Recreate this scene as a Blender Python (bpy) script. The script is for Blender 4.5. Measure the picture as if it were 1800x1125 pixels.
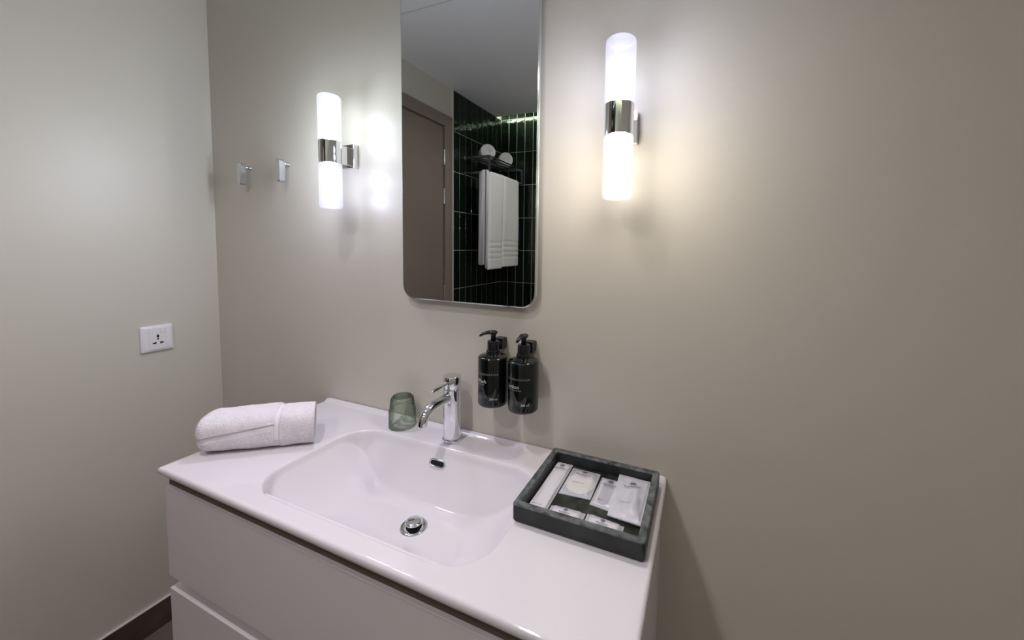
import bpy, bmesh, math, random
import numpy as np
from mathutils import Vector, Matrix

for o in list(bpy.data.objects):
    bpy.data.objects.remove(o)
random.seed(7)
rng = np.random.default_rng(7)
SC = bpy.context.scene
COL = SC.collection
Z0 = 0.80                      # height of the basin top above the floor; z below is measured from it
PI = math.pi


def lin(c):
    return tuple((v / 12.92 if v <= 0.04045 else ((v + 0.055) / 1.055) ** 2.4) for v in [x / 255 for x in c])


# ------------------------------------------------------------------ camera
cam = bpy.data.cameras.new('camera')
camo = bpy.data.objects.new('camera', cam)
COL.objects.link(camo)
yaw, pit, rol = -0.3962, -0.0682, 0.0165
fw = Vector((math.sin(yaw) * math.cos(pit), math.cos(yaw) * math.cos(pit), math.sin(pit)))
r0 = Vector((math.cos(yaw), -math.sin(yaw), 0))
u0 = r0.cross(fw)
rt = math.cos(rol) * r0 + math.sin(rol) * u0
up = -math.sin(rol) * r0 + math.cos(rol) * u0
m3 = Matrix((rt, up, -fw)).transposed()
camo.matrix_world = Matrix.Translation((1.0628, -0.8213, 0.4873 + Z0)) @ m3.to_4x4()
cam.sensor_fit = 'HORIZONTAL'
cam.sensor_width = 36.0
cam.lens = 36.0 * 673.44 / 1800
cam.shift_x = (900 - 955.1) / 1800
cam.shift_y = (478.26 - 562.5) / 1800
cam.clip_start = 0.01
SC.camera = camo

# ------------------------------------------------------------------ world, lights, exposure
w = bpy.data.worlds.new('world')
SC.world = w
w.use_nodes = True
w.node_tree.nodes['Background'].inputs[0].default_value = (0.9, 0.95, 1, 1)
w.node_tree.nodes['Background'].inputs[1].default_value = 0.0
SC.view_settings.view_transform = 'Standard'
SC.view_settings.look = 'None'
SC.view_settings.gamma = 1
SC.view_settings.use_curve_mapping = False
SC.view_settings.exposure = 0.14
CEIL = 1.536


def lamp(name, kind, loc, power, color, radius, **k):
    d = bpy.data.lights.new(name, kind)
    d.energy = power
    d.color = color
    d.shadow_soft_size = radius
    for a, b in k.items():
        setattr(d, a, b)
    o = bpy.data.objects.new(name, d)
    o.location = (loc[0], loc[1], loc[2] + Z0)
    COL.objects.link(o)
    return o


LX, LY = 0.42, -0.76           # recessed ceiling light in front of the basin
LX2, LY2 = 0.36, -1.42         # second recessed light, towards the shower
lamp('downlight_beam', 'SPOT', (LX, LY, CEIL - 0.004), 32.0, (1.0, 0.93, 0.98), 0.022, spot_size=2.0, spot_blend=1.0)
FILL_X, FILL_Y = 1.35, -1.45         # added unseen fill light for the walls, right of the camera
lamp('downlight_beam', 'SPOT', (FILL_X, FILL_Y, CEIL - 0.004), 5.0, (1.0, 0.94, 0.90), 0.05, spot_size=2.75, spot_blend=0.6)  # added fill beam that lifts the right wall
lamp('downlight_beam', 'SPOT', (LX2, LY2, CEIL - 0.004), 34.0, (1.0, 0.93, 0.95), 0.05, spot_size=2.75, spot_blend=0.6)
BULB = {('l', 'u'): (1.3, (0.82, 0.93, 1.0)), ('l', 'd'): (1.15, (0.74, 0.79, 1.0)),
        ('r', 'u'): (1.05, (0.78, 0.81, 1.0)), ('r', 'd'): (1.2, (1.0, 0.91, 0.78))}
BULB_W = 6.6
SY = -0.076                     # distance of the lamp tubes from the wall


# ------------------------------------------------------------------ materials
def nodes(name):
    m = bpy.data.materials.new(name)
    m.use_nodes = True
    nt = m.node_tree
    return m, nt, nt.nodes['Principled BSDF']


def mat(name, rgb, rough=0.5, metal=0.0, spec=0.5, var=0.0, vscale=8.0, bump=0.0, bscale=200.0, bdist=0.001,
        coat=0.0, trans=0.0, ior=1.45, rgb2=None, detail=3.0, sss=0.0):
    m, nt, b = nodes(name)
    c = lin(rgb)
    b.inputs['Base Color'].default_value = (*c, 1)
    b.inputs['Roughness'].default_value = rough
    b.inputs['Metallic'].default_value = metal
    b.inputs['Specular IOR Level'].default_value = spec
    b.inputs['IOR'].default_value = ior
    b.inputs['Coat Weight'].default_value = coat
    b.inputs['Coat Roughness'].default_value = 0.03
    b.inputs['Transmission Weight'].default_value = trans
    tc = nt.nodes.new('ShaderNodeTexCoord')
    if var or rgb2:
        n = nt.nodes.new('ShaderNodeTexNoise')
        n.inputs['Scale'].default_value = vscale
        n.inputs['Detail'].default_value = detail
        nt.links.new(tc.outputs['Object'], n.inputs['Vector'])
        rp = nt.nodes.new('ShaderNodeValToRGB')
        rp.color_ramp.elements[0].position = 0.35
        rp.color_ramp.elements[1].position = 0.68
        if rgb2:
            c2 = lin(rgb2)
            rp.color_ramp.elements[0].color = (*c, 1)
            rp.color_ramp.elements[1].color = (*c2, 1)
        else:
            rp.color_ramp.elements[0].color = (*[x * (1 - var) for x in c], 1)
            rp.color_ramp.elements[1].color = (*[min(1, x * (1 + var)) for x in c], 1)
        nt.links.new(n.outputs['Fac'], rp.inputs['Fac'])
        nt.links.new(rp.outputs['Color'], b.inputs['Base Color'])
    if bump:
        n2 = nt.nodes.new('ShaderNodeTexNoise')
        n2.inputs['Scale'].default_value = bscale
        n2.inputs['Detail'].default_value = 2.0
        nt.links.new(tc.outputs['Object'], n2.inputs['Vector'])
        bp = nt.nodes.new('ShaderNodeBump')
        bp.inputs['Strength'].default_value = bump
        bp.inputs['Distance'].default_value = bdist
        nt.links.new(n2.outputs['Fac'], bp.inputs['Height'])
        nt.links.new(bp.outputs['Normal'], b.inputs['Normal'])
    return m


def mat_bag(name, rgb, clear, rough=0.3):
    """Thin frosted plastic film: part white film, part see-through."""
    m, nt, b = nodes(name)
    b.inputs['Base Color'].default_value = (*lin(rgb), 1)
    b.inputs['Roughness'].default_value = rough
    t = nt.nodes.new('ShaderNodeBsdfTransparent')
    mx = nt.nodes.new('ShaderNodeMixShader')
    mx.inputs[0].default_value = clear
    out = nt.nodes['Material Output']
    nt.links.new(b.outputs[0], mx.inputs[1])
    nt.links.new(t.outputs[0], mx.inputs[2])
    nt.links.new(mx.outputs[0], out.inputs[0])
    tc = nt.nodes.new('ShaderNodeTexCoord')
    n = nt.nodes.new('ShaderNodeTexNoise')
    n.inputs['Scale'].default_value = 60
    n.inputs['Detail'].default_value = 3
    bp = nt.nodes.new('ShaderNodeBump')
    bp.inputs['Strength'].default_value = 0.35
    bp.inputs['Distance'].default_value = 0.002
    nt.links.new(tc.outputs['Object'], n.inputs['Vector'])
    nt.links.new(n.outputs['Fac'], bp.inputs['Height'])
    nt.links.new(bp.outputs['Normal'], b.inputs['Normal'])
    return m


def mat_shade(name, core, tip, hot, strength):
    """Lit opal glass tube: it glows (brightest round the bulb) and lets the bulb's light through."""
    m = bpy.data.materials.new(name)
    m.use_nodes = True
    nt = m.node_tree
    nt.nodes.remove(nt.nodes['Principled BSDF'])
    out = nt.nodes['Material Output']
    em = nt.nodes.new('ShaderNodeEmission')
    em.inputs['Strength'].default_value = strength
    tr = nt.nodes.new('ShaderNodeBsdfTransparent')
    gl = nt.nodes.new('ShaderNodeBsdfGlossy')
    gl.inputs['Roughness'].default_value = 0.25
    tc = nt.nodes.new('ShaderNodeTexCoord')
    sp = nt.nodes.new('ShaderNodeSeparateXYZ')
    nt.links.new(tc.outputs['Generated'], sp.inputs[0])
    sub = nt.nodes.new('ShaderNodeMath'); sub.operation = 'SUBTRACT'; sub.inputs[1].default_value = hot
    ab = nt.nodes.new('ShaderNodeMath'); ab.operation = 'ABSOLUTE'
    nz = nt.nodes.new('ShaderNodeTexNoise'); nz.inputs['Scale'].default_value = 22; nz.inputs['Detail'].default_value = 2
    nt.links.new(tc.outputs['Object'], nz.inputs['Vector'])
    mm = nt.nodes.new('ShaderNodeMath'); mm.operation = 'MULTIPLY_ADD'; mm.inputs[1].default_value = 0.18; mm.inputs[2].default_value = -0.09
    ad = nt.nodes.new('ShaderNodeMath'); ad.operation = 'ADD'
    nt.links.new(sp.outputs['Z'], sub.inputs[0])
    nt.links.new(sub.outputs[0], ab.inputs[0])
    nt.links.new(nz.outputs['Fac'], mm.inputs[0])
    nt.links.new(ab.outputs[0], ad.inputs[0])
    nt.links.new(mm.outputs[0], ad.inputs[1])
    rp = nt.nodes.new('ShaderNodeValToRGB')
    rp.color_ramp.elements[0].position = 0.12
    rp.color_ramp.elements[0].color = (*core, 1)
    rp.color_ramp.elements[1].position = 0.45
    rp.color_ramp.elements[1].color = (*tip, 1)
    nt.links.new(ad.outputs[0], rp.inputs['Fac'])
    nt.links.new(rp.outputs['Color'], em.inputs['Color'])
    # the wall side of the glass is made denser, added to dim the wall halo
    so_ = nt.nodes.new('ShaderNodeSeparateXYZ')
    nt.links.new(tc.outputs['Object'], so_.inputs[0])
    mr = nt.nodes.new('ShaderNodeMapRange')
    mr.interpolation_type = 'SMOOTHSTEP'
    mr.inputs['From Min'].default_value = SY - 0.003
    mr.inputs['From Max'].default_value = SY + 0.021
    mr.inputs['To Min'].default_value = 0.5
    mr.inputs['To Max'].default_value = 0.045
    nt.links.new(so_.outputs['Y'], mr.inputs['Value'])
    mx = nt.nodes.new('ShaderNodeMixShader')
    nt.links.new(mr.outputs[0], mx.inputs[0])
    nt.links.new(em.outputs[0], mx.inputs[1])
    nt.links.new(tr.outputs[0], mx.inputs[2])
    m2 = nt.nodes.new('ShaderNodeMixShader'); m2.inputs[0].default_value = 0.04
    nt.links.new(mx.outputs[0], m2.inputs[1])
    nt.links.new(gl.outputs[0], m2.inputs[2])
    nt.links.new(m2.outputs[0], out.inputs[0])
    return m


def mat_glass(name, face, edge):
    """Thin tinted tumbler wall: see-through face on, denser where it is seen edge on."""
    m = bpy.data.materials.new(name)
    m.use_nodes = True
    nt = m.node_tree
    nt.nodes.remove(nt.nodes['Principled BSDF'])
    lw = nt.nodes.new('ShaderNodeLayerWeight')
    lw.inputs['Blend'].default_value = 0.5
    rp = nt.nodes.new('ShaderNodeValToRGB')
    rp.color_ramp.elements[0].position = 0.25
    rp.color_ramp.elements[0].color = (*lin(face), 1)
    rp.color_ramp.elements[1].position = 0.92
    rp.color_ramp.elements[1].color = (*lin(edge), 1)
    nt.links.new(lw.outputs['Facing'], rp.inputs['Fac'])
    t = nt.nodes.new('ShaderNodeBsdfTransparent')
    nt.links.new(rp.outputs['Color'], t.inputs['Color'])
    g = nt.nodes.new('ShaderNodeBsdfGlossy')
    g.inputs['Roughness'].default_value = 0.03
    fr = nt.nodes.new('ShaderNodeFresnel')
    fr.inputs['IOR'].default_value = 1.45
    mx = nt.nodes.new('ShaderNodeMixShader')
    nt.links.new(fr.outputs[0], mx.inputs[0])
    nt.links.new(t.outputs[0], mx.inputs[1])
    nt.links.new(g.outputs[0], mx.inputs[2])
    nt.links.new(mx.outputs[0], nt.nodes['Material Output'].inputs[0])
    return m


def mat_emit(name, rgb, strength):
    m = bpy.data.materials.new(name)
    m.use_nodes = True
    nt = m.node_tree
    nt.nodes.remove(nt.nodes['Principled BSDF'])
    em = nt.nodes.new('ShaderNodeEmission')
    em.inputs['Color'].default_value = (*rgb, 1)
    em.inputs['Strength'].default_value = strength
    nt.links.new(em.outputs[0], nt.nodes['Material Output'].inputs[0])
    return m


def mat_tile(name):
    m, nt, b = nodes(name)
    oi = nt.nodes.new('ShaderNodeObjectInfo')
    rp = nt.nodes.new('ShaderNodeValToRGB')
    rp.color_ramp.elements[0].color = (*lin((11, 20, 15)), 1)
    rp.color_ramp.elements[1].color = (*lin((25, 36, 27)), 1)
    nt.links.new(oi.outputs['Random'], rp.inputs['Fac'])
    nt.links.new(rp.outputs['Color'], b.inputs['Base Color'])
    b.inputs['Roughness'].default_value = 0.07
    tc = nt.nodes.new('ShaderNodeTexCoord')
    n = nt.nodes.new('ShaderNodeTexNoise')
    n.inputs['Scale'].default_value = 26
    n.inputs['Detail'].default_value = 1.5
    n.noise_dimensions = '4D'
    mu = nt.nodes.new('ShaderNodeMath'); mu.operation = 'MULTIPLY'; mu.inputs[1].default_value = 40
    nt.links.new(oi.outputs['Random'], mu.inputs[0])
    nt.links.new(mu.outputs[0], n.inputs['W'])
    nt.links.new(tc.outputs['Object'], n.inputs['Vector'])
    bp = nt.nodes.new('ShaderNodeBump')
    bp.inputs['Strength'].default_value = 0.55
    bp.inputs['Distance'].default_value = 0.006
    nt.links.new(n.outputs['Fac'], bp.inputs['Height'])
    nt.links.new(bp.outputs['Normal'], b.inputs['Normal'])
    return m


M = dict(
    wall=mat('wall_paint', (204, 199, 189), 0.38, spec=0.5, bump=0.10, bscale=260, bdist=0.0006),
    ceiling=mat('ceiling_paint', (242, 242, 246), 0.6, bump=0.05, bscale=150),
    caulk=mat('white_caulk', (215, 212, 205), 0.5),
    base=mat('skirting_tile', (70, 58, 54), 0.45, rgb2=(92, 78, 70), vscale=9, bump=0.1, bscale=40),
    floor=mat('floor_tile', (92, 80, 74), 0.4, rgb2=(120, 106, 96), vscale=5, detail=6, bump=0.1, bscale=40),
    grout=mat('grout', (150, 156, 142), 0.8, var=0.1, vscale=40),
    floor_grout=mat('floor_grout', (70, 64, 60), 0.9),
    tile=mat_tile('green_glaze'),
    ceramic=mat('white_ceramic', (226, 221, 227), 0.07, spec=0.5, coat=0.4),
    lacquer=mat('white_lacquer', (226, 220, 224), 0.38, bump=0.03, bscale=300),
    rail=mat('recess_shade_grey', (88, 82, 70), 0.5),  # shade under the basin edge is put into this grey
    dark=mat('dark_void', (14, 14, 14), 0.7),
    chrome=mat('chrome', (225, 226, 230), 0.045, metal=1.0),
    satin=mat('satin_steel', (205, 207, 210), 0.22, metal=1.0),
    gun=mat('gunmetal', (165, 165, 172), 0.28, metal=1.0),
    mirror=mat('mirror_silver', (216, 219, 219), 0.0, metal=1.0),
    bevel=mat('mirror_edge', (190, 196, 192), 0.12, metal=0.7),
    backing=mat('mirror_backing', (70, 74, 72), 0.6),
    door=mat('taupe_door', (124, 112, 101), 0.38, var=0.03, vscale=3),
    casing=mat('taupe_casing', (130, 118, 108), 0.4),
    plastic=mat('white_plastic', (232, 230, 236), 0.25, coat=0.2),
    black=mat('black_plastic', (20, 21, 23), 0.28),
    bottle=mat('dark_green_bottle', (8, 16, 14), 0.10, coat=0.3),
    ink=mat('white_print', (205, 210, 208), 0.5),
    ink2=mat('grey_print', (140, 146, 144), 0.5),
    navy=mat('dark_print', (70, 70, 88), 0.6),
    glass=mat_glass('green_glass', (232, 241, 230), (134, 158, 136)),
    slate=mat('dark_slate', (20, 24, 24), 0.45, rgb2=(42, 47, 46), vscale=30, detail=7, bump=0.25, bscale=60, bdist=0.002),
    slate_in=mat('dark_slate_floor', (15, 18, 14), 0.4, rgb2=(56, 63, 54), vscale=48, detail=6, bump=0.25, bscale=60, bdist=0.002),
    towel=mat('white_terry', (240, 234, 240), 0.95, spec=0.1, var=0.03, vscale=60, bump=0.7, bscale=760, bdist=0.0025),
    towel_flat=mat('white_woven_border', (236, 230, 236), 0.9, spec=0.1, bump=0.25, bscale=900, bdist=0.001),
    towel2=mat('white_bath_terry', (232, 232, 230), 0.95, spec=0.1, bump=0.8, bscale=360, bdist=0.003),
    slate_rim=mat('worn_slate_rim', (50, 54, 56), 0.5, rgb2=(116, 120, 122), vscale=60, detail=6, bump=0.3, bscale=80, bdist=0.002),
    paper=mat('white_card', (240, 234, 236), 0.6),
    film=mat_bag('frosted_film', (232, 230, 238), 0.22),
    film_clear=mat_bag('clear_film', (225, 226, 236), 0.5, 0.2),
    film_thick=mat_bag('milky_film', (226, 226, 236), 0.30),
    cap=mat('cream_cap', (240, 232, 222), 0.7),
    grey=mat('grey_card', (146, 148, 160), 0.5),
    lens=mat_emit('downlight_lens', (1.0, 0.93, 0.95), 12.0),
    led=mat_emit('led_strip_glow', (0.90, 1.0, 0.76), 40.0),
)


# ------------------------------------------------------------------ builders
def link(o, parent=None):
    COL.objects.link(o)
    if parent is not None:
        o.parent = parent
    return o


def tag(o, label=None, cat=None, group=None, kind=None):
    for k, v in (('label', label), ('category', cat), ('group', group), ('kind', kind)):
        if v:
            o[k] = v
    return o


def world_loc(o):
    v = Vector((0, 0, 0))
    while o is not None:
        v += o.location
        o = o.parent
    return v


def obj(name, geo, m, parent=None, smooth=False, angle=None):
    """geo = (verts, faces) with x, y and z (from the basin top); links ONE mesh object."""
    V, F = geo
    V = np.asarray(V, float).copy()
    V[:, 2] += Z0
    if parent is None:
        org = np.array([(V[:, 0].min() + V[:, 0].max()) / 2, (V[:, 1].min() + V[:, 1].max()) / 2, V[:, 2].min()])
    else:
        org = np.array(world_loc(parent))
    me = bpy.data.meshes.new(name)
    me.from_pydata([tuple(v) for v in (V - org)], [], [tuple(int(i) for i in f) for f in F])
    me.materials.append(M[m] if isinstance(m, str) else m)
    bm = bmesh.new()
    bm.from_mesh(me)
    bmesh.ops.recalc_face_normals(bm, faces=bm.faces)
    if angle is not None:
        for e in bm.edges:
            if len(e.link_faces) == 2 and e.calc_face_angle(0) > angle:
                e.smooth = False
        smooth = True
    bm.to_mesh(me)
    bm.free()
    if smooth:
        for p in me.polygons:
            p.use_smooth = True
    o = bpy.data.objects.new(name, me)
    if parent is None:
        o.location = org
    return link(o, parent)


def thing(name, label, cat, loc, group=None, kind=None):
    o = bpy.data.objects.new(name, None)
    o.empty_display_size = 0.05
    o.location = (loc[0], loc[1], loc[2] + Z0)
    link(o)
    return tag(o, label, cat, group, kind)


def join(*gs):
    V, F, n = [], [], 0
    for v, f in gs:
        v = np.asarray(v, float)
        V.append(v)
        F += [tuple(i + n for i in q) for q in f]
        n += len(v)
    return np.vstack(V), F


def box(x0, x1, y0, y1, z0, z1, bev=0.0, seg=2):
    bm = bmesh.new()
    bmesh.ops.create_cube(bm, size=1)
    for v in bm.verts:
        v.co = Vector((x0 if v.co.x < 0 else x1, y0 if v.co.y < 0 else y1, z0 if v.co.z < 0 else z1))
    if bev:
        bmesh.ops.bevel(bm, geom=bm.edges[:] + bm.verts[:], offset=bev, segments=seg, affect='EDGES', profile=0.5)
    return grab(bm)


def grab(bm):
    bm.verts.index_update()
    V = [tuple(v.co) for v in bm.verts]
    F = [tuple(v.index for v in f.verts) for f in bm.faces]
    bm.free()
    return np.array(V), F


def lathe(prof, c=(0, 0, 0), seg=48, axis='z', mod=None):
    """prof: (radius, height) pairs; mod(theta, i) multiplies the radius."""
    V, F = [], []
    n = len(prof)
    for i, (r, h) in enumerate(prof):
        for k in range(seg):
            t = 2 * PI * k / seg
            rr = max(r, 1e-6) * (mod(t, i) if mod else 1)
            a, b = rr * math.cos(t), rr * math.sin(t)
            p = {'z': (a, b, h), 'y': (a, h, b), 'x': (h, a, b)}[axis]
            V.append((c[0] + p[0], c[1] + p[1], c[2] + p[2]))
    for i in range(n - 1):
        for k in range(seg):
            F.append((i * seg + k, i * seg + (k + 1) % seg, (i + 1) * seg + (k + 1) % seg, (i + 1) * seg + k))
    if prof[0][0] > 1e-5:
        F.append(tuple(range(seg))[::-1])
    if prof[-1][0] > 1e-5:
        F.append(tuple((n - 1) * seg + k for k in range(seg)))
    return np.array(V), F


def tube(path, rad, seg=16, flat=1.0, cap=True):
    P = [Vector(p) for p in path]
    n = len(P)
    rad = [rad] * n if not hasattr(rad, '__len__') else rad
    V, F = [], []
    ref = None
    for i in range(n):
        t = (P[min(i + 1, n - 1)] - P[max(i - 1, 0)]).normalized()
        if ref is None:
            ref = Vector((1, 0, 0)) if abs(t.x) < 0.9 else Vector((0, 0, 1))
        a = (ref - t * ref.dot(t)).normalized()
        ref = a
        b = t.cross(a)
        for k in range(seg):
            th = 2 * PI * k / seg
            V.append(tuple(P[i] + a * math.cos(th) * rad[i] + b * math.sin(th) * rad[i] * flat))
    for i in range(n - 1):
        for k in range(seg):
            F.append((i * seg + k, i * seg + (k + 1) % seg, (i + 1) * seg + (k + 1) % seg, (i + 1) * seg + k))
    if cap:
        F.append(tuple(range(seg))[::-1])
        F.append(tuple((n - 1) * seg + k for k in range(seg)))
    return np.array(V), F


def bez(p0, p1, p2, p3, n=14):
    o = []
    for i in range(n + 1):
        t = i / n
        o.append(tuple((1 - t) ** 3 * a + 3 * t * (1 - t) ** 2 * b + 3 * t * t * (1 - t) * c + t ** 3 * d
                       for a, b, c, d in zip(p0, p1, p2, p3)))
    return o


def rrect(x0, x1, z0, z1, r, n=10):
    pts = []
    for cx, cz, a0 in ((x1 - r, z1 - r, 0), (x0 + r, z1 - r, 90), (x0 + r, z0 + r, 180), (x1 - r, z0 + r, 270)):
        for k in range(n + 1):
            a = math.radians(a0 + 90 * k / n)
            pts.append((cx + r * math.cos(a), cz + r * math.sin(a)))
    return pts


def loft(loops, cap0=True, cap1=True):
    n = len(loops[0])
    V = [p for l in loops for p in l]
    F = []
    for i in range(len(loops) - 1):
        for k in range(n):
            F.append((i * n + k, i * n + (k + 1) % n, (i + 1) * n + (k + 1) % n, (i + 1) * n + k))
    if cap0:
        F.append(tuple(range(n))[::-1])
    if cap1:
        F.append(tuple((len(loops) - 1) * n + k for k in range(n)))
    return np.array(V), F


def text2d(s, size, align='LEFT', spacing=1.0, bold=0.0):
    cu = bpy.data.curves.new('t', 'FONT')
    cu.body = s
    cu.size = size
    cu.align_x = align
    cu.space_character = spacing
    cu.resolution_u = 3
    cu.offset = bold * size
    to = bpy.data.objects.new('t', cu)
    COL.objects.link(to)
    dg = bpy.context.evaluated_depsgraph_get()
    me = bpy.data.meshes.new_from_object(to.evaluated_get(dg))
    V = np.array([tuple(v.co) for v in me.vertices])
    F = [tuple(p.vertices) for p in me.polygons]
    bpy.data.objects.remove(to)
    bpy.data.curves.remove(cu)
    bpy.data.meshes.remove(me)
    return V[:, :2], F


def ribbons2d(R, wd):
    """round woven emblem: slim ellipses crossing each other inside a circle"""
    V, F = [], []
    seg = 28
    for k in range(7):
        a = PI * k / 7
        n0 = len(V)
        for i in range(seg):
            t = 2 * PI * i / seg
            for s in (-wd, wd):
                x, y = (R + s) * math.cos(t), (R * 0.24 + s) * math.sin(t)
                V.append((x * math.cos(a) - y * math.sin(a), x * math.sin(a) + y * math.cos(a)))
        for i in range(seg):
            j = (i + 1) % seg
            F.append((n0 + 2 * i, n0 + 2 * j, n0 + 2 * j + 1, n0 + 2 * i + 1))
    return np.array(V), F


# ================================================================== THE ROOM
XL, XR, YF = -0.5617, 1.95, -2.136        # left wall, right wall, wall behind the camera (shower end)
FL = -Z0
TOP = CEIL


def structure(name, geo, m, label=None, **k):
    o = obj(name, geo, m, **k)
    o['kind'] = 'structure'
    if label:
        o['label'] = label
    return o


structure('wall_back', box(XL - 0.1, XR + 0.1, 0, 0.1, FL, TOP + 0.2), 'wall', 'greige painted wall that carries the mirror and both lamps')
wl = structure('wall_left', box(XL - 0.1, XL, YF - 0.1, 0, FL, TOP + 0.2), 'wall', 'greige painted wall to the left, with the socket, the door and a green tiled end')
structure('wall_right', box(XR, XR + 0.1, YF - 0.1, 0, FL, TOP + 0.2), 'wall', 'greige painted wall to the right')
wf = structure('wall_front', box(XL, XR, YF - 0.1, YF, FL, TOP + 0.2), 'wall', 'wall opposite the mirror, green tiled at the shower end')
fo = structure('floor', box(XL, XR, YF, 0, FL - 0.05, FL - 0.004), 'floor_grout', 'dark brown stone tile floor')
ce = structure('ceiling', box(XL, XR, YF + 0.100, 0, TOP, TOP + 0.04), 'ceiling', 'flat white ceiling with a light slot along the shower end')
structure('trim_1', box(XL, XR, YF, YF + 0.2, TOP + 0.13, TOP + 0.17), 'ceiling', 'lid of the light slot above the ceiling')
structure('trim_2', box(XL, XR, -0.650, -0.643, TOP - 0.0025, TOP), 'caulk', 'thin pale joint strip across the ceiling')
structure('trim_3', box(XL, XL + 0.011, -1.4455, -1.434, FL, TOP), 'caulk', 'pale edge strip between the door wall and the green tiles')
# floor tiles
ft = 0.60
for i in range(5):
    for j in range(4):
        x0, x1 = max(XL, XL + i * ft - 0.12), min(XR, XL + (i + 1) * ft - 0.12)
        y1, y0 = min(0, -j * ft), max(YF, -(j + 1) * ft)
        if x1 - x0 > 0.02 and y1 - y0 > 0.02:
            obj('floor_tile', box(x0 + 0.001, x1 - 0.001, y0 + 0.001, y1 - 0.001, FL - 0.004, FL + 0.0, 0.0008, 1), 'floor', fo)
# baseboards
bl = structure('baseboard_left', box(XL, XL + 0.010, -0.589, -0.0, FL, -0.712), 'base', 'dark brown tile skirting along the left wall')
obj('caulk_bead', box(XL, XL + 0.0105, -0.589, -0.0, -0.712, -0.7085, 0.001, 1), 'caulk', bl)
bb = structure('baseboard_back', box(XL + 0.012, XR, -0.010, 0, FL, -0.712), 'base', 'dark brown tile skirting along the mirror wall')
obj('caulk_bead', box(XL + 0.012, XR, -0.0105, 0, -0.712, -0.7085, 0.001, 1), 'caulk', bb)

# green wall tiles (stacked upright slips), each one a part of its wall
TW, TH, G, TT = 0.0745, 0.272, 0.004, 0.008
tile_meshes = {}


def tile_mesh(wd, ht, var):
    key = (round(wd, 4), round(ht, 4), var)
    if key not in tile_meshes:
        b = 0.0022
        r = random.Random(var * 13 + 1)
        d = [TT + r.uniform(-0.0012, 0.0012) for _ in range(4)]
        V = [(0, 0, 0), (wd, 0, 0), (wd, ht, 0), (0, ht, 0), (0, 0, TT * .6), (wd, 0, TT * .6), (wd, ht, TT * .6), (0, ht, TT * .6),
             (b, b, d[0]), (wd - b, b, d[1]), (wd - b, ht - b, d[2]), (b, ht - b, d[3])]
        F = [(0, 1, 5, 4), (1, 2, 6, 5), (2, 3, 7, 6), (3, 0, 4, 7), (4, 5, 9, 8), (5, 6, 10, 9), (6, 7, 11, 10), (7, 4, 8, 11), (8, 9, 10, 11)]
        me = bpy.data.meshes.new('tile')
        me.from_pydata(V, [], F)
        me.materials.append(M['tile'])
        tile_meshes[key] = me
    return tile_meshes[key]


rows = [1.534 - TH * k for k in range(9)] + [FL]      # grout heights from the top down


def lay_tiles(wall, origin, uvec, length, normal, extra_top):
    off = Vector(world_loc(wall))
    zs = ([1.534 + 0.12] if extra_top else []) + rows
    n = int(length / TW) + 1
    for i in range(n):
        a0, a1 = i * TW, min((i + 1) * TW, length)
        if a1 - a0 < 0.008:
            continue
        for k in range(len(zs) - 1):
            z1, z0 = zs[k], zs[k + 1]
            wd, ht = a1 - a0 - G, z1 - z0 - G
            if ht < 0.01:
                continue
            o = bpy.data.objects.new('tile', tile_mesh(wd, ht, random.randrange(5)))
            p = Vector(origin) + Vector(uvec) * (a0 + G / 2) + Vector((0, 0, z0 + G / 2 + Z0))
            mw = Matrix((Vector(uvec), Vector((0, 0, 1)), Vector(normal))).transposed().to_4x4()
            link(o, wall)
            o.matrix_local = Matrix.Translation(p - off) @ mw


obj('grout_bed', box(XL, XL + 0.0072, YF, -1.4455, FL, TOP), 'grout', wl)
lay_tiles(wl, (XL + 0.002, -1.4455, 0), (0, -1, 0), -1.4455 - YF, (1, 0, 0), False)
obj('grout_bed', box(XL, XL + TW * 12, YF, YF + 0.0072, FL, TOP + 0.12), 'grout', wf)
lay_tiles(wf, (XL + TW * 12, YF + 0.002, 0), (-1, 0, 0), TW * 12, (0, 1, 0), True)

# door in the left wall
d1 = bpy.data.objects.new('door_1', None)
d1.location = (XL, -0.96, 0)
link(d1)
tag(d1, 'taupe flush door and casing in the left wall, seen in the mirror', kind='structure')
obj('door_leaf', box(XL, XL + 0.012, -1.330, -0.668, FL + 0.006, 1.256, 0.002, 1), 'door', d1)
for a, b in ((-1.4135, -1.336), (-0.662, -0.590)):
    obj('door_jamb', box(XL, XL + 0.026, a, b, FL, 1.3365, 0.003, 2), 'casing', d1)
obj('door_head', box(XL, XL + 0.026, -1.336, -0.662, 1.262, 1.3365, 0.003, 2), 'casing', d1)
for z in (1.06, 0.807, 0.165, -0.55):
    h = obj('hinge', tube([(XL + 0.017, -1.333, z - 0.05), (XL + 0.017, -1.333, z + 0.05)], 0.0075, 12), 'satin', d1)
obj('door_handle', join(tube([(XL + 0.012, -0.72, 0.22), (XL + 0.05, -0.72, 0.22)], 0.009, 12), tube([(XL + 0.05, -0.715, 0.22), (XL + 0.05, -0.84, 0.22)], 0.009, 12)), 'satin', d1, smooth=True)

# LED line hidden in the ceiling slot
tag(obj('light_strip', box(XL + 0.02, XR - 0.02, YF + 0.090, YF + 0.0995, TOP + 0.008, TOP + 0.020, 0.001, 1), 'led'),
    'greenish white light line tucked in the ceiling slot above the tiles', 'light')

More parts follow.
